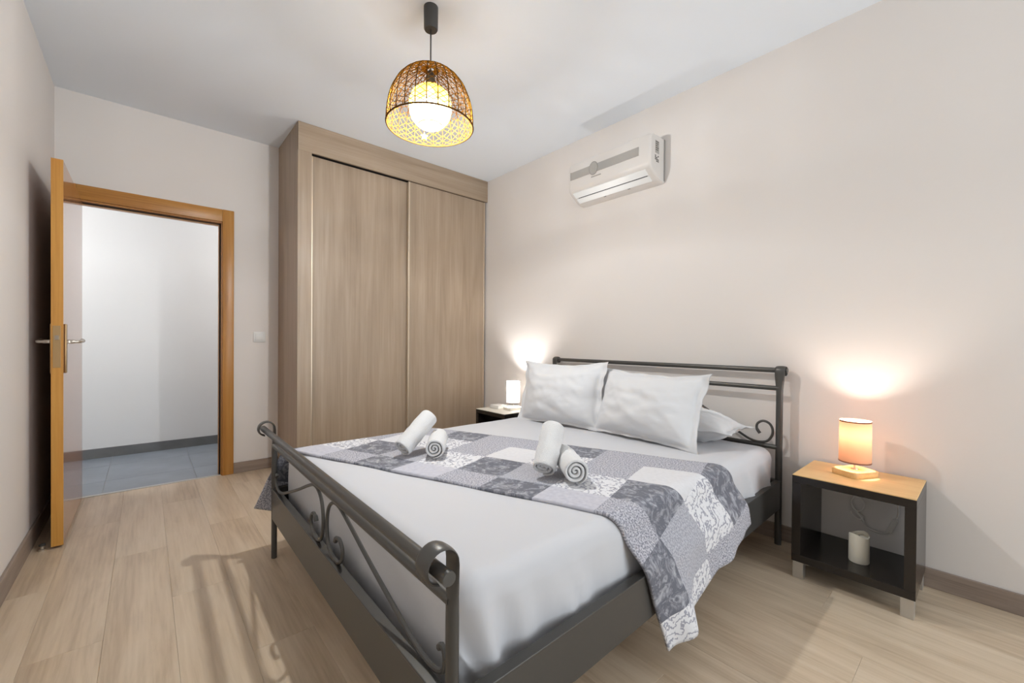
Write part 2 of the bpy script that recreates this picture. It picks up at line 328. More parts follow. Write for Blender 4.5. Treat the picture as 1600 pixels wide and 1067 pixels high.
# door lining and casing
tr = struct('trim_1', MB().box(OX0 - 0.035, OX1 + 0.035, YB, YB + T, OZ, OZ + 0.035), CASWX, 'oak door lining and casing round the doorway')
for nm, mb, m in (('jamb', MB().box(OX1, OX1 + 0.035, YB, YB + T, 0, OZ), CASW), ('jamb', MB().box(OX0 - 0.035, OX0, YB, YB + T, 0, OZ), CASW),
                  ('casing', MB().box(OX1 + 0.006, OX1 + 0.08, YB - 0.018, YB, 0, OZ + 0.103, b=0.003), CASW), ('casing', MB().box(OX0 - 0.08, OX0 - 0.006, YB - 0.018, YB, 0, OZ + 0.103, b=0.003), CASW),
                  ('casing', MB().box(OX0 - 0.006, OX1 + 0.006, YB - 0.017, YB, OZ + 0.008, OZ + 0.102, b=0.003), CASWX),
                  ('door_stop', MB().box(OX1 - 0.012, OX1, YB + 0.045, YB + 0.085, 0, OZ - 0.012), CASW), ('door_stop', MB().box(OX0, OX0 + 0.012, YB + 0.045, YB + 0.085, 0, OZ - 0.012), CASW), ('door_stop', MB().box(OX0, OX1, YB + 0.045, YB + 0.085, OZ - 0.012, OZ), CASWX),
                  ('seal', MB().box(OX1 - 0.008, OX1, YB + 0.037, YB + 0.045, 0, OZ), DARKGAP), ('seal', MB().box(OX0, OX1, YB + 0.037, YB + 0.045, OZ - 0.008, OZ), DARKGAP)):
    obj(nm, mb, m, tr, smooth=True)
struct('trim_2', MB().box(OX0, OX1, YB + 0.005, YB + 0.035, 0.0, 0.004, b=0.0015), ALU, 'thin metal threshold strip under the doorway')

# open door leaf
DX0, DX1, DY0, DY1, DZ1 = -0.3535, -0.3120, 3.075, 3.915, 1.945
door = struct('door_1', MB().box(DX0, DX1, DY0 + 0.003, DY1, 0.012, DZ1), DOORW, 'varnished brown wooden door standing open against the left wall')
obj('edge_band', MB().box(DX0 - 0.0005, DX1 + 0.0005, DY0, DY0 + 0.004, 0.012, DZ1 + 0.0005), EDGEW, door)
lp = obj('lock_plate', MB().box(DX0 + 0.006, DX1 - 0.008, DY0 - 0.002, DY0 + 0.001, 0.905, 1.115, b=0.0008), BRASS, door)
obj('latch_bolt', MB().prism([(DX0 + 0.012, DY0 - 0.002), (DX0 + 0.028, DY0 - 0.002), (DX0 + 0.028, DY0 - 0.013)], 2, 1.045, 1.066), STEEL, lp)
obj('dead_bolt', MB().box(DX0 + 0.013, DX0 + 0.028, DY0 - 0.004, DY0, 0.955, 0.985), BRASS, lp)
for sgn, xf in ((1, DX1), (-1, DX0)):
    pl = obj('handle_plate', MB().box(min(xf, xf + sgn * 0.008), max(xf, xf + sgn * 0.008), DY0 + 0.035, DY0 + 0.075, 0.875, 1.125, b=0.003), BRASS, door, smooth=True)
    y0 = DY0 + 0.055
    hp = smoothpts([(xf + sgn * 0.006, y0, 1.035), (xf + sgn * 0.03, y0, 1.035), (xf + sgn * 0.05, y0 + 0.006, 1.035), (xf + sgn * 0.056, y0 + 0.03, 1.036), (xf + sgn * 0.056, y0 + 0.075, 1.038), (xf + sgn * 0.055, y0 + 0.115, 1.04)], 5)
    obj('lever_handle', MB().tube(hp, [0.0105] * 6 + [0.008] * (len(hp) - 8) + [0.011, 0.009], 10).lathe([(0.016, -0.006), (0.016, 0.006)], (xf + sgn * 0.014, y0, 1.035), 12), STEEL, pl, smooth=True)
for z in (0.25, 1.0, 1.72):
    obj('hinge', MB().lathe([(0.007, 0), (0.007, 0.08)], (DX0 - 0.003, DY1 + 0.002, z), 10), BRASS, door, smooth=True)
stp = thing('door_stop', 'small metal door stop on the floor beside the open door', 'door stop', (-0.385, 3.09, 0))
obj('stop_body', MB().lathe([(0.014, 0), (0.014, 0.006), (0.008, 0.01), (0.008, 0.022)], (-0.385, 3.09, 0), 14), STEEL, stp, smooth=True)
obj('rubber_ring', MB().lathe([(0.009, 0.022), (0.012, 0.024), (0.012, 0.032), (0.007, 0.034)], (-0.385, 3.09, 0), 14), PLAST, stp, smooth=True)

# hall beyond the door
HY = 5.185
struct('wall_hall', MB().box(-1.3, 2.2, HY, HY + 0.1, -0.02, 2.5), HALLW, 'bright white hall wall seen through the doorway')
struct('wall_hall_end', MB().box(-1.4, -1.3, YB + T, HY + 0.1, -0.02, 2.5).box(2.2, 2.3, YB + T, HY + 0.1, -0.02, 2.5), HALLW, 'hall end walls')
struct('ceiling_hall', MB().box(-1.4, 2.3, YB + T, HY + 0.1, 2.5, 2.56), CEIL, 'hall ceiling')
struct('wall_hall_near', MB().box(-1.3, XL - T, YB + T - 0.02, YB + T, -0.02, 2.5), HALLW, 'hall wall beside the bedroom')
hf = struct('floor_hall', MB().box(-1.4, 2.3, YB + 0.02, HY + 0.1, -0.06, -0.004), GROUT, 'grey tiled hall floor')
TS = 0.517; tmesh = {}
for ix in range(-2, 5):
    for iy in range(-1, 3):
        x0 = -0.223 + ix * TS; y0 = 4.31 + iy * TS; x1 = x0 + TS; y1 = y0 + TS
        x0 = max(x0, -1.3); x1 = min(x1, 2.2); y0 = max(y0, YB + 0.022); y1 = min(y1, HY)
        if x1 - x0 < 0.02 or y1 - y0 < 0.02: continue
        key = (round(x1 - x0, 3), round(y1 - y0, 3))
        if key not in tmesh:
            W, L = key; me = bpy.data.meshes.new('tile'); t = MB().box(0.0015, W - 0.0015, 0.0015, L - 0.0015, -0.01, 0.0, b=0.001); me.from_pydata(t.v, [], t.f); me.materials.append(TILE); tmesh[key] = me
        o = bpy.data.objects.new('tile', tmesh[key]); COL.objects.link(o); o.parent = hf; o.location = (x0, y0, 0)
struct('baseboard_hall', MB().box(-1.3, 2.2, HY - 0.012, HY, 0, 0.085, b=0.001), HSKIRT, 'grey tile baseboard of the hall')
# two unseen pendants added to brighten the hall, either side of the doorway
HG = shade_mat('hall_glass', lin(250, 250, 250), transp=0.5, mixfac=0.8)
for hx, hlab in ((1.05, 'added unseen white glass hall pendant on the wardrobe side of the doorway'), (-0.85, 'added unseen white glass hall pendant on the hinge side of the doorway')):
    hl = thing('added_hall_pendant', hlab, 'pendant lamp', (hx, 4.5, 2.5), 'added hall pendants')
    obj('mount', MB().lathe([(0.05, -0.02), (0.05, 0)], (hx, 4.5, 2.5), 20), WPLAST, hl, smooth=True)
    obj('cord', MB().tube([(hx, 4.5, 2.485), (hx, 4.5, 2.06)], 0.003, 8), PLAST, hl)
    obj('glass_shade', MB().shell([(0.02, 2.06), (0.07, 2.04), (0.1, 1.98), (0.1, 1.92), (0.08, 1.88)], (hx, 4.5, 0), 28), HG, hl, smooth='all')
    point('added_hall_light', (hx, 4.5, 1.95), P_HALL, (1.0, 0.99, 0.97), 0.05)

# ------------------------------------------------------------------ wardrobe
WY, WXL = 3.344, 0.833
wd = thing('wardrobe', 'tall built-in wardrobe with two sliding grey-oak doors', 'wardrobe', (1.7, 3.64, 0))
obj('side_panel', MB().box(WXL, WXL + 0.02, WY + 0.002, YB - 0.0005, 0, ZC - 0.001), WARD, wd)
obj('stile', MB().box(WXL + 0.001, 0.928, WY, WY + 0.02, 0, 2.444), WARD, wd)
obj('header_panel', MB().box(WXL, XR - 0.001, WY - 0.004, WY + 0.016, 2.444, ZC - 0.001, b=0.001), WARDH, wd)
obj('gap_shade_strip', MB().box(2.553, XR - 0.001, WY + 0.05, WY + 0.06, 0, 2.444), DARKGAP, wd)  # black strip painting the shade in the gap beside the right door
obj('back_recess', MB().box(0.928, XR - 0.001, WY + 0.085, WY + 0.09, 0, 2.47), DARKGAP, wd)
obj('top_track', MB().box(0.928, XR - 0.001, WY + 0.016, WY + 0.085, 2.45, 2.47), DARKGAP, wd)
obj('bottom_track', MB().box(0.928, XR - 0.001, WY + 0.0, WY + 0.085, 0.0, 0.035), WARDH, wd)
d1 = obj('sliding_door', MB().box(0.938, 1.765, WY + 0.048, WY + 0.066, 0.04, 2.44), WARD, wd)
obj('edge_profile', MB().box(0.932, 0.948, WY + 0.042, WY + 0.07, 0.04, 2.44, b=0.002), CHAMP, d1)
d2 = obj('sliding_door', MB().box(1.727, 2.545, WY + 0.016, WY + 0.034, 0.04, 2.44), WARD, wd)
obj('edge_profile', MB().box(1.719, 1.733, WY + 0.010, WY + 0.038, 0.04, 2.44, b=0.002), CHAMP, d2)
obj('edge_profile', MB().box(2.538, 2.552, WY + 0.010, WY + 0.038, 0.04, 2.44, b=0.002), CHAMP, d2)

# light switch
sw = thing('light_switch', 'white light switch on the wall between doorway and wardrobe', 'light switch', (0.696, YB, 1.077))
pt = obj('plate', MB().box(0.654, 0.738, YB - 0.009, YB, 1.036, 1.118, b=0.003), WPLAST, sw, smooth=True)
obj('rocker', MB().box(0.668, 0.724, YB - 0.013, YB - 0.008, 1.05, 1.104, b=0.002), WPLAST, sw, smooth=True)
obj_s = tag(obj('wall_hook', MB().lathe([(0.008, 0), (0.008, 0.006)], (0, 0, 0), 10), WPLAST, None, loc=(0, 0, 0)), 'tiny white nail cap high on the wall beside the wardrobe', 'hook')
obj_s.rotation_euler = (math.radians(90), 0, 0); obj_s.location = (0.775, YB, 2.49)

# ------------------------------------------------------------------ air conditioner
AY0, AY1 = 1.437, 2.118
ac = thing('air_conditioner', 'white wall-mounted air conditioner high above the bed', 'air conditioner', (XR, 1.78, 2.1))
prof = [(XR, 2.392), (2.435, 2.392), (2.412, 2.384), (2.402, 2.366), (2.398, 2.20), (2.404, 2.178), (2.418, 2.162), (2.50, 2.112), (2.53, 2.102), (XR, 2.100)]
def ac_body():
    mb = MB(); n = len(prof); rings = []
    cx_, cz_ = 2.49, 2.25
    for y, k in ((AY0, 0.955), (AY0 + 0.006, 0.985), (AY0 + 0.018, 1.0), (AY1 - 0.018, 1.0), (AY1 - 0.006, 0.985), (AY1, 0.955)):
        rings.append([((XR if abs(px - XR) < 1e-6 else XR + (px - XR) * k), y, cz_ + (pz - cz_) * k) for px, pz in prof])
    vs = [p for r in rings for p in r]; fs = []
    for i in range(len(rings) - 1):
        for k in range(n): fs.append((i * n + k, i * n + (k + 1) % n, (i + 1) * n + (k + 1) % n, (i + 1) * n + k))
    fs += [tuple(range(n)), tuple((len(rings) - 1) * n + k for k in range(n))]
    return mb.add(vs, fs)
obj('casing', ac_body(), ACW, ac, smooth=30)
# front band and ring
def frontx(z): return 2.402 + (2.366 - z) / 0.166 * (-0.004)
obj('front_band', MB().box(2.3965, 2.402, AY0 + 0.085, AY1 - 0.025, 2.262, 2.318), ACG, ac)
obj('band_end', MB().box(2.396, 2.402, AY1 - 0.027, AY1 - 0.019, 2.262, 2.319), ACGD, ac)
rg = MB(); ry, rz = 1.885, 2.292
pts = [(2.3955, ry + 0.036 * math.cos(a), rz + 0.045 * math.sin(a)) for a in [2 * PI * k / 40 for k in range(41)]]
obj('ring', rg.tube(pts, 0.0028, 6, cap=False), ACGD, ac, smooth='all')
dk = MB().prism([(ry + 0.034 * math.cos(2 * PI * k / 32), rz + 0.043 * math.sin(2 * PI * k / 32)) for k in range(32)], 0, 2.3950, 2.399)
dd = obj('display_disc', dk, ACG, ac)
lg = MB()
for k in range(9): lg.box(2.3965, 2.4005, 1.905 - k * 0.0095 - 0.0065, 1.905 - k * 0.0095, 2.2295, 2.2365)
obj('brand_lettering', lg, ACGD, ac)
# air flap under the front: sloped faces (2.418,2.162)->(2.50,2.112)
def slope(t, off=0.0):   # t 0..1 along the underside slope, off = outward
    a = Vector((2.404, 2.175)); b = Vector((2.505, 2.110)); n = Vector((-(b.y - a.y), b.x - a.x)).normalized() * -1
    q = a + (b - a) * t + n * off; return (q.x, q.y)
def slope_strip(t0, t1, y0, y1, o0, o1):
    a = slope(t0, o0); b = slope(t1, o0); c = slope(t1, o1); d = slope(t0, o1)
    mb = MB(); vs = [(p[0], y, p[1]) for y in (y0, y1) for p in (a, b, c, d)]
    return mb.add(vs, [(0, 1, 2, 3), (7, 6, 5, 4)] + [(i, (i + 1) % 4, 4 + (i + 1) % 4, 4 + i) for i in range(4)])
obj('flap', slope_strip(0.10, 0.50, AY0 + 0.045, AY1 - 0.03, -0.001, 0.006), ACB, ac)
obj('lower_flap', slope_strip(0.56, 0.93, AY0 + 0.045, AY1 - 0.03, -0.001, 0.006), ACB, ac)
obj('outlet_slot', slope_strip(0.50, 0.56, AY0 + 0.055, AY1 - 0.05, -0.001, 0.0045), mat('slot_black', lin(40, 40, 40), 0.6), ac)
for y in (1.66, 1.86): obj('flap_clip', slope_strip(0.94, 1.0, y - 0.008, y + 0.008, 0.0, 0.006), ACGD, ac)
# rating stickers on the side facing the viewer
st = MB().box(2.455, 2.50, AY0 - 0.0012, AY0 + 0.002, 2.272, 2.352)
obj('rating_label', st, ACG, ac)
gl = MB()
for r_ in range(5): gl.box(2.459, 2.494 - (r_ % 3) * 0.006, AY0 - 0.0018, AY0, 2.342 - r_ * 0.013, 2.347 - r_ * 0.013)
obj('label_lines', gl, INK, ac)
gl = MB()
for r_ in range(4):
    for k in range(3):
        if (r_ * 3 + k) % 4 != 1: gl.box(2.452 + k * 0.016, 2.463 + k * 0.016, AY0 - 0.0018, AY0 + 0.002, 2.250 - r_ * 0.011, 2.257 - r_ * 0.011)
obj('symbol_print', gl, INK, ac)
obj('wall_plate', MB().box(XR - 0.012, XR, AY0 - 0.004, AY1 + 0.002, 2.115, 2.385), ACGD, ac)

# ------------------------------------------------------------------ bed
BXF, BXH = 0.467, 2.503
def fx(y): return 0.453 + (y - 0.69) / 1.59 * 0.016
def yn(x): return 0.692 + (x - BXF) * (0.735 - 0.692) / (BXH - BXF)
def yfr(x): return 2.280 + (x - BXF) * (2.345 - 2.280) / (BXH - BXF)
bed = thing('bed', 'dark iron double bed frame with scrolled headboard and footboard', 'bed', (1.48, 1.52, 0))
def post(x, y, ztop, outw, r, cr):
    """round tube flattening into a strip that curls over outward (outw = -1 or +1 in X)"""
    mb = MB(); seg = 14; rings = []
    def ring(c, t, hw, hh):
        t = t.normalized(); b = Vector((0, 1, 0)); a = b.cross(t).normalized()
        return [c + b * (hw * math.cos(2 * PI * k / seg)) + a * (hh * math.sin(2 * PI * k / seg)) for k in range(seg)]
    for z in (0.0, 0.1, 0.3, ztop - 0.16):
        rings.append(ring(Vector((x, y, z)), Vector((0, 0, 1)), r, r * 0.8))
    for k in range(1, 6):
        t = k / 5; rings.append(ring(Vector((x, y, ztop - 0.16 + 0.11 * t)), Vector((0, 0, 1)), r + (0.024 - r) * sst(0, 1, t), r * 0.8 + (0.0045 - r * 0.8) * sst(0, 1, t)))
    c = Vector((x + outw * cr, 0, ztop - 0.045)); n = 18
    for k in range(1, n + 1):
        th = 1.42 * PI * k / n; rr = cr * (1 - 0.16 * k / n)
        p = Vector((c.x - outw * rr * math.cos(th), y, c.z + rr * math.sin(th)))
        tg = Vector((outw * math.sin(th), 0, math.cos(th)))
        rings.append(ring(p, tg, 0.024, 0.0042))
    vs = [p for q in rings for p in q]; fs = []
    for i in range(len(rings) - 1):
        for k in range(seg): fs.append((i * seg + k, i * seg + (k + 1) % seg, (i + 1) * seg + (k + 1) % seg, (i + 1) * seg + k))
    fs += [tuple(range(seg)), tuple((len(rings) - 1) * seg + k for k in range(seg))]
    mb.add(vs, fs); return mb
FZ = 0.672; CR = 0.036
for y in (yn(BXF), yfr(BXF)):
    p = obj('foot_post', post(fx(y), y, FZ, -1, 0.0155, CR), IRON, bed, smooth=60)
HZ = 0.952
for y in (yn(BXH), yfr(BXH)):
    p = obj('head_post', post(BXH, y, HZ, 1, 0.0165, 0.026), IRON, bed, smooth=60)
obj('foot_top_rail', MB().tube([(fx(0.64) - CR - 0.004, yn(BXF) - 0.052, 0.622), (fx(2.33) - CR - 0.004, yfr(BXF) + 0.05, 0.622)], 0.0135, 16), IRON, bed, smooth=True)
obj('foot_lower_rail', MB().tube([(fx(0.69), yn(BXF), 0.543), (fx(2.28), yfr(BXF), 0.543)], 0.0125, 16), IRON, bed, smooth=True)
obj('head_top_rail', MB().tube([(BXH + 0.020, yn(BXH) - 0.03, 0.912), (BXH + 0.020, yfr(BXH) + 0.03, 0.912)], 0.0135, 16), IRON, bed, smooth=True)
obj('head_middle_rail', MB().tube([(BXH, yn(BXH), 0.818), (BXH, yfr(BXH), 0.818)], 0.0125, 16), IRON, bed, smooth=True)
obj('head_lower_rail', MB().tube([(BXH, yn(BXH), 0.507), (BXH, yfr(BXH), 0.507)], 0.0125, 16), IRON, bed, smooth=True)
RZ0, RZ1 = 0.192, 0.335
def raily(x0, y0, x1, y1, name, inner):
    mb = MB(); d = Vector((x1 - x0, y1 - y0, 0)).normalized(); n = Vector((-d.y, d.x, 0)) * inner
    def slab(o0, o1, z0, z1):
        vs = []
        for p in (Vector((x0, y0, 0)), Vector((x1, y1, 0))):
            for o, z in ((o0, z0), (o1, z0), (o1, z1), (o0, z1)): q = p + n * o; vs.append((q.x, q.y, z))
        mb.add(vs, [(0, 1, 2, 3), (7, 6, 5, 4)] + [(i, (i + 1) % 4, 4 + (i + 1) % 4, 4 + i) for i in range(4)])
    slab(-0.012, 0.012, RZ0, RZ1)
    slab(0.012, 0.05, RZ0 + 0.045, RZ0 + 0.05)
    slab(-0.014, 0.014, RZ1 - 0.003, RZ1 + 0.003)
    o = obj(name, mb, IRON, bed)
    md = o.modifiers.new('bevel', 'BEVEL'); md.width = 0.002; md.segments = 2
raily(fx(0.69) + 0.012, yn(BXF), BXH - 0.012, yn(BXH), 'side_rail', 1)
raily(BXF + 0.012, yfr(BXF), BXH - 0.012, yfr(BXH), 'side_rail', -1)
raily(fx(0.69), yn(BXF) + 0.012, fx(2.28), yfr(BXF) - 0.012, 'foot_rail', -1)
raily(BXH, yn(BXH) + 0.012, BXH, yfr(BXH) - 0.012, 'head_rail', 1)
for k in range(12):
    x = 0.60 + k * 0.163
    obj('slat', MB().box(x, x + 0.07, yn(x) + 0.016, yfr(x) - 0.016, RZ0 + 0.0505, RZ0 + 0.064), BASEW, bed)
# scrolls of the footboard, traced in the footboard plane and mirrored about its middle
fs_ = [(2.222, 0.405), (2.236, 0.412), (2.245, 0.39), (2.236, 0.362), (2.19, 0.347), (2.11, 0.358), (1.98, 0.40), (1.84, 0.449), (1.70, 0.502), (1.625, 0.525), (1.575, 0.522), (1.535, 0.498), (1.515, 0.455), (1.514, 0.405), (1.532, 0.362), (1.572, 0.343), (1.62, 0.344), (1.653, 0.366), (1.656, 0.398), (1.632, 0.42), (1.604, 0.416), (1.594, 0.402)]
midf = 1.493
for mir in (0, 1):
    pts = smoothpts([(fx(y), (2 * midf - y if mir else y), z) for y, z in fs_], 6)
    rr = [0.0062] * len(pts)
    for k in range(7): rr[-1 - k] = 0.0080
    for k in range(5): rr[k] = 0.0080
    obj('foot_scroll', MB().tube(pts, rr, 8), IRON, bed, smooth=True)
hs_ = [(0.826, 0.568), (0.842, 0.594), (0.838, 0.62), (0.812, 0.637), (0.782, 0.628), (0.766, 0.60), (0.768, 0.565), (0.79, 0.533), (0.825, 0.522), (0.862, 0.525), (0.905, 0.543), (1.018, 0.608), (1.16, 0.691), (1.30, 0.756), (1.37, 0.789), (1.425, 0.802), (1.485, 0.785), (1.528, 0.735), (1.545, 0.67), (1.535, 0.60), (1.50, 0.55), (1.445, 0.53), (1.395, 0.552), (1.38, 0.60), (1.405, 0.638), (1.44, 0.628)]
midh = 1.553
for mir in (0, 1):
    pts = smoothpts([(BXH, (2 * midh - y if mir else y), z) for y, z in hs_], 6)
    rr = [0.0065] * len(pts)
    for k in range(6): rr[k] = 0.0082; rr[-1 - k] = 0.0082
    obj('head_scroll', MB().tube(pts, rr, 8), IRON, bed, smooth=True)

# mattress dressed with the white sheet
MX0, MX1, MY0, MY1, MZ0, MZ1 = 0.518, 2.470, 0.742, 2.275, RZ0 + 0.066, 0.516
def mattress():
    bm = bmesh.new(); bmesh.ops.create_cube(bm, size=2.0)
    bmesh.ops.subdivide_edges(bm, edges=list(bm.edges), cuts=120, use_grid_fill=True)
    rad = 0.062; out = []
    for v in bm.verts:
        q = Vector(v.co)
        # denser towards the borders
        q = Vector([math.copysign(1 - (1 - abs(c)) ** 1.35, c) for c in q])
        p = Vector(((MX0 + MX1) / 2 + q.x * (MX1 - MX0) / 2, (MY0 + MY1) / 2 + q.y * (MY1 - MY0) / 2, (MZ0 + MZ1) / 2 + q.z * (MZ1 - MZ0) / 2))
        zb = MZ0 + 0.0
        c = Vector((min(max(p.x, MX0 + rad), MX1 - rad), min(max(p.y, MY0 + rad), MY1 - rad), min(max(p.z, zb), MZ1 - rad)))
        d = p - c
        if d.length > 1e-6:
            m = max(abs(d.x), abs(d.y), abs(d.z)); p = c + d.normalized() * min(rad, m if d.length < rad else rad)
        # soft unevenness on top, hanging pleats on the sides
        top = sst(MZ1 - 0.09, MZ1 - 0.01, p.z); side = 1 - top
        p.z += top * (noise.noise(Vector((p.x * 3.1, p.y * 3.1, 0.3))) * 0.0035 + 0.0015 * noise.noise(Vector((p.x * 11, p.y * 9, 2.0))))
        if side > 0.02:
            near = sst(MY0 + 0.08, MY0, p.y); foot = sst(MX0 + 0.08, MX0, p.x)
            hang = sst(MZ1 - 0.02, MZ0, p.z)
            cw = math.exp(-((p.x - MX0 - 0.02) / 0.16) ** 2)
            s1 = noise.noise(Vector((p.x * 13 + p.z * 4.0, 1.7, p.z * 1.2))) * 0.012 + noise.noise(Vector((p.x * 34 + p.z * 9, 4.1, p.z * 2))) * 0.004 + 0.020 * (1 - abs(noise.noise(Vector((p.x * 6.5 + p.z * 3.5, 9.4, p.z * 0.8))))) ** 6 - 0.004
            s1 += cw * 0.026 * math.sin(p.x * 58 + p.z * 14)
            p.y -= near * side * (0.25 + 0.75 * hang) * s1
            p.x -= foot * side * (0.3 + hang) * (noise.noise(Vector((p.y * 9 + p.z * 5, 7.7, p.z * 3))) * 0.006)
        out.append(p)
    for v, p in zip(bm.verts, out): v.co = p
    mb = MB(); bm.verts.index_update(); mb.add([v.co[:] for v in bm.verts], [[v.index for v in f.verts] for f in bm.faces]); bm.free(); return mb
tag(obj('mattress', mattress(), SHEET, None, smooth='all', loc=(1.48, 1.51, MZ0)), 'double mattress dressed in a smooth white sheet on the iron bed', 'mattress')

# patchwork runner across the foot half of the bed
A0 = Vector((0.526, 2.208)); EU = Vector((0.356, -0.934)).normalized(); EV = Vector((0.934, 0.356)).normalized()
US, UE, VW = -0.36, 2.10, 0.75
def fold(x, s, v):
    r = 0.055; zt = MZ1 + 0.006; yb0 = MY0 + 0.05; yb1 = MY1 - 0.05
    if s < yb0:
        t = yb0 - s; arc = r * PI / 2
        if t < arc: return Vector((x, yb0 - r * math.sin(t / r), zt - r * (1 - math.cos(t / r))))
        h = t - arc; y = yb0 - r; z = zt - r - h
        fl_ = 0.056 * sst(0.0, 0.13, h)
        rip = sst(0.02, 0.40, h) * (0.022 * math.sin(x * 15.0 - 0.4 + h * 3) + 0.008 * math.sin(x * 37 + 1.0))
        fr = 0.034 * sst(0.05, 0.40, h) * math.exp(-((v - 0.10) / 0.055) ** 2)
        return Vector((x + 0.02 * fr, y - fl_ - max(-0.004, rip) - fr, z))
    if s > yb1:
        t = s - yb1; arc = r * PI / 2
        if t < arc: return Vector((x, yb1 + r * math.sin(t / r), zt - r * (1 - math.cos(t / r))))
        h = t - arc; z = zt - r - h
        return Vector((x, yb1 + r + 0.035 * sst(0.0, 0.12, h) + 0.08 * h + sst(0.02, 0.3, h) * 0.02 * (1 + math.sin(x * 19 + 1)), z))
    return Vector((x, s, zt + 0.0025 * noise.noise(Vector((x * 6, s * 6, 5))) + 0.0012 * noise.noise(Vector((x * 19, s * 19, 1)))))
def runner():
    NU, NV = 210, 66; mb = MB(); uvs = []; vs = []
    for i in range(NU + 1):
        for j in range(NV + 1):
            v = VW * j / NV; u = US + (UE - 0.075 * (1 - v / VW) - US) * i / NU
            uu = u + 0.012 * noise.noise(Vector((v * 4, 3.3, 0))) ; vv = v + 0.010 * noise.noise(Vector((u * 3, 8.8, 0)))
            p = A0 + EU * uu + EV * vv
            vs.append(fold(p.x, p.y, v)); uvs.append((u, v))
    cyc = {0: (0, 1, 2, 0), 1: (1, 5, 4, 1), 2: (3, 4, 0, 0)}; vb = (0.135, 0.35, 0.565)
    fs = []; mi = []
    for i in range(NU):
        for j in range(NV):
            a = i * (NV + 1) + j; fs.append((a, a + 1, a + NV + 2, a + NV + 1))
            u = US + (UE - US) * (i + 0.5) / NU; v = VW * (j + 0.5) / NV
            k = math.floor((u - 1.55) / 0.22) % 3; r_ = sum(v > q for q in vb); mi.append(4 if (u > 1.99 and r_ == 0) else cyc[k][r_])
    mb.v = [tuple(p) for p in vs]; mb.f = fs; mb.mi = mi; return mb, uvs
mb, uvs = runner()
run = obj('bed_runner', mb, [Q_S, Q_D, Q_W, Q_L, Q_F, Q_M], None, smooth='all', loc=(1.2, 1.5, MZ1), fixn=False)
tag(run, 'grey and white patchwork quilt runner laid across the white bed', 'bed runner')
uvl = run.data.uv_layers.new(name='UVMap')
for lp_ in run.data.loops: uvl.data[lp_.index].uv = uvs[lp_.vertex_index]
sm = run.modifiers.new('thick', 'SOLIDIFY'); sm.thickness = 0.009; sm.offset = 0.0

# ------------------------------------------------------------------ pillows
def pillow_mesh(hw, hh, t, seed, flange=0.11, sag=0.0):
    NX, NZ = 56, 42; mb = MB(); vs = []; fs = []
    def pos(a, b, side):
        x = hw * a * (1 - 0.085 * (1 - b * b)); z = hh * b * (1 - (0.15 if b > 0 else 0.08) * (1 - a * a))
        ia = abs(a) / (1 - flange); ib = abs(b) / (1 - flange * 0.75)
        body = max(0, 1 - ia ** 2.6) ** 0.62 * max(0, 1 - ib ** 2.6) ** 0.62
        edge = 1 - max(abs(a), abs(b))
        y = t * body + 0.0035 * min(1, edge * 20)
        wr = noise.noise(Vector((a * 3 + seed, b * 3.4, side))) * 0.014 + noise.noise(Vector((a * 7 + b * 5 + seed, b * 2 - a * 3, side + 4))) * 0.007 + (0.010 * abs(noise.noise(Vector((a * 4 - b * 9 + seed, a * 2, side + 6)))) * sst(0.2, 0.8, abs(a))) + noise.noise(Vector((a * 13 + seed, b * 15, side + 9))) * 0.003
        ed = 0.010 * noise.noise(Vector((a * 4 + seed, b * 4, 20))) * sst(0.7, 1.0, max(abs(a), abs(b)))
        fl = 0.016 * noise.noise(Vector((a * 3.3 + seed * 2, b * 3.1, 30))) * sst(0.75, 1.0, max(abs(a), abs(b)))
        return Vector((x + ed, side * (y + wr * body) + fl, z + ed * 0.7 - sag * (1 - b) * 0))
    for side in (-1, 1):
        for i in range(NX + 1):
            for j in range(NZ + 1):
                a = math.sin((i / NX - 0.5) * PI); b = math.sin((j / NZ - 0.5) * PI)
                a = 0.55 * a + 0.45 * (2 * i / NX - 1); b = 0.55 * b + 0.45 * (2 * j / NZ - 1)
                vs.append(pos(a, b, side))
    o = (NX + 1) * (NZ + 1)
    for s in (0, 1):
        for i in range(NX):
            for j in range(NZ):
                q = (i * (NZ + 1) + j, (i + 1) * (NZ + 1) + j, (i + 1) * (NZ + 1) + j + 1, i * (NZ + 1) + j + 1)
                q = tuple(k + s * o for k in q); fs.append(q if s == 0 else q[::-1])
    brd = [i * (NZ + 1) for i in range(NX + 1)] + [NX * (NZ + 1) + j for j in range(1, NZ + 1)] + [i * (NZ + 1) + NZ for i in range(NX - 1, -1, -1)] + [j for j in range(NZ - 1, 0, -1)]
    for k in range(len(brd)):
        a, b = brd[k], brd[(k + 1) % len(brd)]; fs.append((b, a, a + o, b + o))
    return mb.add(vs, fs)
def pillow(loc, rot, hw, hh, t, seed, label, extra=None):
    mb = pillow_mesh(hw, hh, t, seed)
    o = obj('pillow', mb, PILLOW, None, smooth='all', loc=(0, 0, 0)); o.location = loc; o.rotation_euler = rot
    return tag(o, label, 'pillow', 'white pillows at the head of the bed')
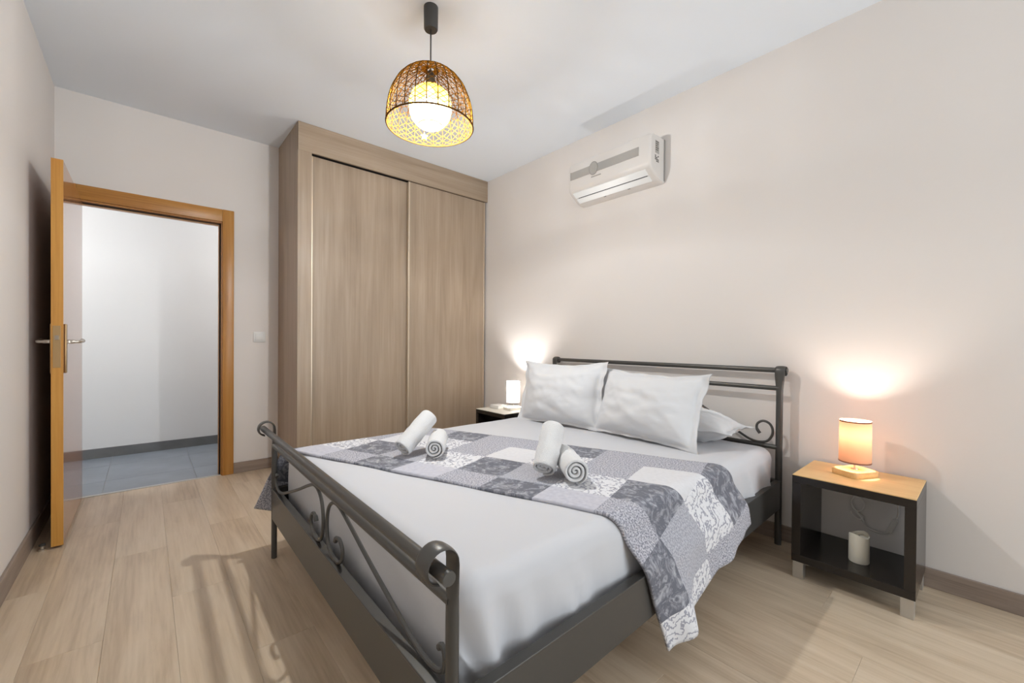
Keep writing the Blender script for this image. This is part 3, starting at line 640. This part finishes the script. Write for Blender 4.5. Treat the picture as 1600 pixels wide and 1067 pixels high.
# local frame: x across the bed, y thickness (front = -y), z up; turned so the front looks at the foot of the bed
RQ = math.radians
def upright(cx_, cy_, cz_, lean, yaw, tilt, *a):
    m = Matrix.Rotation(yaw, 3, 'Z') @ Matrix.Rotation(lean, 3, 'X') @ Matrix.Rotation(tilt, 3, 'Y')
    return pillow((cx_, cy_, cz_), m.to_euler(), *a)
upright(2.085, 1.268, 0.708, RQ(-20), RQ(-90 - 2), RQ(0.5), 0.345, 0.205, 0.10, 3.1, 'upright white pillow on the right half of the bed, overlapping a flat one')
upright(2.040, 1.862, 0.722, RQ(-13), RQ(-90 + 7), RQ(-1.0), 0.335, 0.215, 0.10, 8.4, 'upright white pillow on the left half of the bed, towards the wardrobe')
def flat(x, y, z, yaw, *a):
    m = Matrix.Rotation(yaw, 3, 'Z') @ Matrix.Rotation(RQ(-90), 3, 'X')
    return pillow((x, y, z), m.to_euler(), *a)
flat(2.320, 1.155, 0.600, RQ(-90), 0.318, 0.158, 0.084, 5.5, 'white pillow lying flat against the headboard at the far right')
flat(2.325, 1.90, 0.588, RQ(-90), 0.315, 0.150, 0.064, 1.2, 'white pillow lying flat, hidden behind the left upright pillow')

# ------------------------------------------------------------------ rolled towels
def towel(name, c0, c1, r, seed, label, flip=False):
    """spiral roll from end c0 (facing the viewer) to end c1"""
    c0, c1 = Vector(c0), Vector(c1); ax = (c1 - c0); Ln = ax.length; ax.normalize()
    up = Vector((0, 0, 1)); e1 = (up - ax * up.dot(ax)).normalized(); e2 = ax.cross(e1)
    away = Vector((c0.x, c0.y, 0)).normalized() + Vector((0, 0, -0.8)); fa = math.atan2(away.dot(e2), away.dot(e1))
    turns = 3.3; n = 110; th0 = fa - 2 * PI * turns; r_in = 0.004; pitch = (r - r_in) / turns; tk = pitch * 0.80
    NS = 16; mb = MB(); vs = []; fs = []
    prof = [(-0.000, 0.55), (0.004, 0.85), (0.012, 1.0)] + [(0.012 + (Ln - 0.024) * k / (NS - 6), 1.0) for k in range(1, NS - 6)] + [(Ln - 0.012, 1.0), (Ln - 0.004, 0.85), (Ln, 0.55)]
    m = len(prof); N2 = 2 * (n + 1)
    for (d, kt) in prof:
        bul = 1 + 0.05 * math.sin(PI * d / Ln) + 0.06 * noise.noise(Vector((d * 18 + seed, 0, 0))) - 0.07 * math.exp(-((d / Ln - 0.52) / 0.07) ** 2)
        cone = 0.010 * (1 - 2 * d / Ln)
        for sgn in (1, -1):
            for i in range(n + 1):
                k = i if sgn == 1 else n - i
                th = 2 * PI * turns * k / n; rc = r_in + pitch * turns * k / n
                tp = min(1.0, (n - k) / 9.0 + 0.08); rr = (rc + sgn * 0.5 * tk * kt * tp - 0.5 * tk - 0.35 * tk * (1 - tp)) * bul
                rr = max(rr, 0.0008)
                wob = 1 + 0.07 * noise.noise(Vector((math.cos(th) * 1.3 + seed, math.sin(th) * 1.3, d * 9)))
                dd_ = d + (0.5 - k / n) * 0.012 * (1 if d < Ln / 2 else -1) * (1 if (d < 0.013 or d > Ln - 0.013) else 0.0)
                vs.append(c0 + ax * dd_ + (e1 * math.cos(th + th0) + e2 * math.sin(th + th0)) * rr * wob)
    for i in range(m - 1):
        for k in range(N2): fs.append((i * N2 + k, i * N2 + (k + 1) % N2, (i + 1) * N2 + (k + 1) % N2, (i + 1) * N2 + k))
    for base in (0, (m - 1) * N2):
        for k in range(n): 
            q = (base + k, base + k + 1, base + N2 - 2 - k, base + N2 - 1 - k); fs.append(q if base else q[::-1])
    mb.add(vs, fs)
    o = obj(name, mb, TERRY, None, smooth=70, loc=tuple(c0))
    return tag(o, label, 'towel', 'white rolled towels on the quilt runner')
zr = MZ1 + 0.0105
TR = 0.052
towel('rolled_towel', (1.183, 0.998, zr + TR), (1.315, 1.190, zr + TR + 0.004), TR, 0.4, 'white rolled towel lying with its spiral end showing, right-hand pair')
towel('rolled_towel', (1.142, 1.125, zr + 0.044), (1.262, 1.192, zr + 0.172), 0.052, 2.2, 'white rolled towel propped upright against another, right-hand pair')
towel('rolled_towel', (0.958, 1.618, zr + TR - 0.002), (1.09, 1.80, zr + TR), TR - 0.002, 1.3, 'white rolled towel lying with its spiral end showing, left-hand pair')
towel('rolled_towel', (0.872, 1.752, zr + 0.043), (1.035, 1.80, zr + 0.160), 0.048, 3.6, 'white rolled towel slanting up against another, left-hand pair')

# ------------------------------------------------------------------ bedside tables
def nightstand(x0, x1, y0, y1, label, topm):
    n = thing('bedside_table', label, 'bedside table', ((x0 + x1) / 2, (y0 + y1) / 2, 0), 'black bedside tables with pale tops')
    zt, zb, t = 0.462, 0.076, 0.034
    obj('tabletop', MB().box(x0 + 0.002, x1, y0 + 0.001, y1 - 0.001, zt - 0.002, zt + 0.0025, b=0.0008), topm, n)
    obj('top_panel', MB().box(x0, x1, y0, y1, zt - t, zt - 0.0021, b=0.0012), BLACK, n)
    obj('side_panel', MB().box(x0, x1, y0, y0 + t, zb + t, zt - t, b=0.0008), BLACK, n)
    obj('side_panel', MB().box(x0, x1, y1 - t, y1, zb + t, zt - t, b=0.0008), BLACK, n)
    obj('shelf', MB().box(x0, x1, y0, y1, zb, zb + t, b=0.0012), BLACK, n)
    for fx in (x0 + 0.006, x1 - 0.046):
        for fy in (y0 + 0.004, y1 - 0.044):
            lg_ = obj('leg', MB().box(fx, fx + 0.04, fy, fy + 0.04, 0.0, zb - 0.0005, b=0.0012), ALU, n)
            yy = fy + 0.04 if fy < (y0 + y1) / 2 else fy - 0.022
            obj('bracket', MB().box(fx + 0.002, fx + 0.038, yy, yy + 0.022, zb - 0.0045, zb - 0.0006), ALU, lg_)
    return n
nightstand(2.20, 2.55, 0.184, 0.592, 'black open bedside table with pale oak top in the right foreground', OAKTOP)
nightstand(2.19, 2.55, 2.60, 2.99, 'black bedside table with top coloured pale as if lamplit, mostly hidden between bed and wardrobe', mat('lamplit_pale_top', lin(228, 222, 210), 0.4))  # overexposure under the lamp is put into the top's pale colour

def table_lamp(cx_, cy_, rz, label, shade, trim, power, col, base_m, bulb_s):
    zt = 0.4648
    n = thing('table_lamp', label, 'table lamp', (cx_, cy_, zt), 'small drum-shade bedside lamps')
    def rot(mb):
        c, s = math.cos(rz), math.sin(rz)
        mb.v = [(cx_ + x * c - y * s, cy_ + x * s + y * c, zt + z) for x, y, z in mb.v]; return mb
    bm_ = MB(); ring_ = []
    for qx, qy, a0 in ((1, 1, 0), (-1, 1, 90), (-1, -1, 180), (1, -1, 270)):
        for k in range(7):
            a_ = RQ(a0 + 15 * k); ring_.append((qx * (0.0725 - 0.018) + 0.018 * math.cos(a_), qy * (0.056 - 0.018) + 0.018 * math.sin(a_)))
    lay = [(0.985, 0.0), (1.0, 0.002), (1.0, 0.022), (0.985, 0.0252), (0.96, 0.026)]; nr = len(ring_)
    bm_.add([(px * k, py * k, z) for k, z in lay for px, py in ring_], [(i * nr + k, i * nr + (k + 1) % nr, (i + 1) * nr + (k + 1) % nr, (i + 1) * nr + k) for i in range(4) for k in range(nr)] + [tuple(range(nr)), tuple(4 * nr + k for k in range(nr))])
    obj('base', rot(bm_), base_m, n, smooth=True)
    obj('stem', rot(MB().tube([(0, 0, 0.026), (0, 0, 0.115)], 0.0045, 10).lathe([(0.014, 0.026), (0.013, 0.03)], (0, 0, 0), 14)), STEEL, n, smooth=True)
    obj('socket', rot(MB().lathe([(0.013, 0.085), (0.013, 0.125)], (0, 0, 0), 14)), WPLAST, n, smooth=True)
    sh = obj('shade', rot(MB().shell([(0.0585, 0.058), (0.058, 0.15), (0.0575, 0.245)], (0, 0, 0), 40)), shade, n, smooth='all')
    for z_, r_ in ((0.058, 0.0588), (0.239, 0.0582)):
        obj('shade_trim', rot(MB().shell([(r_, z_), (r_ + 0.0006, z_ + 0.003), (r_, z_ + 0.006)], (0, 0, 0), 40)), trim, sh)
    sp = MB()
    for k in range(3):
        a = 2 * PI * k / 3; sp.tube([(0.012 * math.cos(a), 0.012 * math.sin(a), 0.118), (0.058 * math.cos(a), 0.058 * math.sin(a), 0.066)], 0.0011, 5)
    obj('shade_carrier', rot(sp), STEEL, n)
    obj('bulb', rot(MB().sphere((0, 0, 0.134), 0.018, 16, 10)), emis('bulb_glow_' + label[:4], (*col, 1), bulb_s), n, smooth='all')
    l = point('bedside_light', (cx_, cy_, zt + 0.186), power, col, 0.018)
    return n
la = table_lamp(2.405, 0.405, RQ(-28), 'small lit lamp with warm linen shade on the right foreground bedside table', SHADE_WARM, TRIM_D, P_LAMP_WARM, (1.0, 0.90, 0.79), BASEW, 14)
lb = table_lamp(2.40, 2.735, RQ(-10), 'small lit lamp with glowing white shade between pillow and wardrobe', SHADE_COOL, TRIM_G, P_LAMP_COOL, (1.0, 0.97, 0.94), mat('white_base', lin(226, 220, 208), 0.5), 16)
# cord of the near lamp, looped behind the table against the wall
cp = [(2.47, 0.41, 0.4685), (2.53, 0.42, 0.469), (2.5575, 0.426, 0.462), (2.558, 0.428, 0.42), (2.557, 0.428, 0.36), (2.556, 0.432, 0.326), (2.553, 0.442, 0.295), (2.55, 0.424, 0.262), (2.551, 0.400, 0.268), (2.553, 0.393, 0.295), (2.555, 0.406, 0.320), (2.556, 0.428, 0.322), (2.55, 0.440, 0.30), (2.546, 0.434, 0.272), (2.548, 0.410, 0.250), (2.552, 0.396, 0.235), (2.553, 0.412, 0.222), (2.552, 0.436, 0.238), (2.548, 0.440, 0.256), (2.549, 0.420, 0.252), (2.552, 0.398, 0.226), (2.554, 0.392, 0.205), (2.555, 0.374, 0.188), (2.555, 0.335, 0.182), (2.555, 0.306, 0.192)]
obj('cord', MB().tube(smoothpts(cp, 5), 0.0034, 6), CORD, la, smooth='all')
obj('cord', MB().tube(smoothpts([(2.555, 0.281, 0.262), (2.555, 0.275, 0.285), (2.555, 0.275, 0.32), (2.555, 0.280, 0.37), (2.558, 0.282, 0.41)], 5), 0.0034, 6), CORD, la, smooth='all')
sb = MB().box(-0.009, 0.009, -0.010, 0.010, -0.034, 0.034, b=0.003)
mrot = Matrix.Rotation(RQ(20), 3, 'X'); sb.v = [tuple(mrot @ Vector(p) + Vector((2.552, 0.293, 0.228))) for p in sb.v]
obj('cord_switch', sb, CORD, la, smooth=True)
# flameless candle on the shelf
cc = (2.335, 0.375, 0.1102); cn = thing('candle', 'ivory pillar candle with slanted hollow top on the black shelf', 'candle', cc)
mbc = MB(); seg = 40; rows = [(0.0345, 0.0), (0.036, 0.003), (0.036, 0.06), (0.036, 0.115), (0.0352, 0.118), (0.033, 0.1185), (0.031, 0.116), (0.0295, 0.106), (0.001, 0.104)]
vs = []; fs = []
for r_, z_ in rows:
    for k in range(seg):
        a = 2 * PI * k / seg; k_ = sst(0.06, 0.115, z_)
        vs.append((cc[0] + r_ * math.cos(a), cc[1] + r_ * math.sin(a), cc[2] + z_ + k_ * 0.007 * math.cos(2 * a + 0.8)))
for i in range(len(rows) - 1):
    for k in range(seg): fs.append((i * seg + k, i * seg + (k + 1) % seg, (i + 1) * seg + (k + 1) % seg, (i + 1) * seg + k))
fs.append(tuple(range(seg)))
obj('wax_body', mbc.add(vs, fs), WAX, cn, smooth=True)
obj('wick', MB().tube([(cc[0], cc[1], cc[2] + 0.103), (cc[0] + 0.001, cc[1], cc[2] + 0.112)], 0.0015, 6), PLAST, cn)
# things on the far bedside table
bx = thing('flat_box', 'flat white box on the bedside table beside the wardrobe', 'box', (2.36, 2.89, 0.4648))  # flat white box of unidentified kind
obj('box_body', MB().box(2.31, 2.41, 2.83, 2.945, 0.4648, 0.490, b=0.004), WPLAST, bx, smooth=True)
obj('box_lid', MB().box(2.309, 2.411, 2.829, 2.946, 0.490, 0.495, b=0.002), WPLAST, bx, smooth=True)

# ------------------------------------------------------------------ pendant lamp
PX, PY = 1.028, 1.79
pd = thing('pendant_lamp', 'woven rattan dome pendant lamp hanging lit from the ceiling', 'pendant lamp', (PX, PY, ZC))
obj('canopy', MB().lathe([(0.030, -0.108), (0.033, -0.102), (0.034, -0.01), (0.034, 0.0)], (PX, PY, ZC), 28), PLAST, pd, smooth=True)
obj('cord', MB().tube([(PX, PY, ZC - 0.1), (PX, PY, 2.30)], 0.0035, 8), PLAST, pd, smooth='all')
obj('lamp_holder', MB().lathe([(0.018, 2.265), (0.022, 2.275), (0.022, 2.32), (0.012, 2.345), (0.005, 2.352)], (PX, PY, 0), 18), PLAST, pd, smooth=True)
Rr, ZR, ZT = 0.204, 2.082, 2.352
def dome(phi, t):   # t 0 rim .. 1 crown
    a = t * PI / 2; r_ = Rr * (math.cos(a) ** 0.78) * (1 + 0.02 * math.sin(PI * t)); z_ = ZR + (ZT - ZR) * math.sin(a) ** 1.0
    return Vector((PX + r_ * math.cos(phi), PY + r_ * math.sin(phi), z_))
shd = obj('rim', MB().tube([dome(2 * PI * k / 64, 0) for k in range(65)], 0.0040, 8, cap=False), RATTAND, pd, smooth='all')
NR = 26
for k in range(NR):
    ph = 2 * PI * k / NR
    obj('rib', MB().tube([dome(ph, 0.97 * i / 16) for i in range(17)], 0.0023, 5), RATTAND, pd, smooth='all')
wv = MB(); rnd = random.Random(4)
rows = 13
for rI in range(rows):
    t0 = 0.035 + 0.90 * (rI / (rows - 1)) ** 1.08
    amp = 0.042
    for ph_ in (0, 1):
        pts = []
        for k in range(NR + 1):
            z_ = (1 if (k + ph_) % 2 else -1) * amp * (0.6 + 0.8 * rnd.random())
            if k == NR: pts.append(pts[0]); break
            pts.append((2 * PI * k / NR, min(0.985, max(0.012, t0 + z_))))
        line = []
        for q in range(NR):
            a = pts[q]; b = pts[q + 1]; bph = 2 * PI * (q + 1) / NR
            for s in range(2): f_ = s / 2; line.append(dome(a[0] + (bph - a[0]) * f_, a[1] + (b[1] - a[1]) * f_))
        line.append(line[0]); wv.tube(line, 0.0015, 4, cap=False)
wo = obj('weave', wv, RATTAN, pd, smooth='all'); wo['kind'] = 'stuff'
obj('crown_ring', MB().tube([dome(2 * PI * k / 24, 0.955) for k in range(25)], 0.0026, 6, cap=False), RATTAND, pd, smooth='all')
obj('globe_cap', MB().shell([(0.022, 2.268), (0.060, 2.258), (0.088, 2.232), (0.0995, 2.198), (0.0995, 2.160)], (PX, PY, 0), 40), GLOBE_TOP, pd, smooth='all')  # upper globe made nearly opaque to keep lamp light off the ceiling
obj('glass_globe', MB().shell([(0.0995, 2.160), (0.096, 2.138), (0.088, 2.118), (0.066, 2.092), (0.056, 2.086)], (PX, PY, 0), 40), GLOBE, pd, smooth='all')
obj('globe_lip', MB().tube([(PX + 0.056 * math.cos(2 * PI * k / 40), PY + 0.056 * math.sin(2 * PI * k / 40), 2.086) for k in range(41)], 0.0028, 6, cap=False), WPLAST, pd, smooth='all')
obj('bulb', MB().lathe([(0.013, 2.27), (0.014, 2.255), (0.028, 2.225), (0.032, 2.20), (0.028, 2.172), (0.015, 2.155), (0.001, 2.150)], (PX, PY, 0), 20), emis('pendant_bulb', (1.0, 0.86, 0.62, 1), 18), pd, smooth='all')
sp = dome(math.radians(69), 0.10); starpts = []
ex = Vector((-math.sin(math.radians(69)), math.cos(math.radians(69)), 0)); nin = Vector((-math.cos(math.radians(69)), -math.sin(math.radians(69)), 0))
mbs = MB(); 
for dn in (0.004, 0.0075):
    for k in range(10):
        a = PI / 2 + 2 * PI * k / 10; rr_ = 0.021 if k % 2 == 0 else 0.009
        p = sp + ex * (rr_ * math.cos(a)) + Vector((0, 0, rr_ * math.sin(a))) + nin * dn; mbs.v.append(tuple(p))
mbs.f = [tuple(range(10)), tuple(range(10, 20))] + [(i, (i + 1) % 10, 10 + (i + 1) % 10, 10 + i) for i in range(10)]; mbs.mi = [0] * 12
obj('star_charm', mbs, STAR, pd)
point('pendant_light', (PX, PY, 2.118), P_PENDANT, (0.95, 0.98, 1.0), 0.024)

for o in bpy.data.objects:
    if '_base' in o: del o['_base']
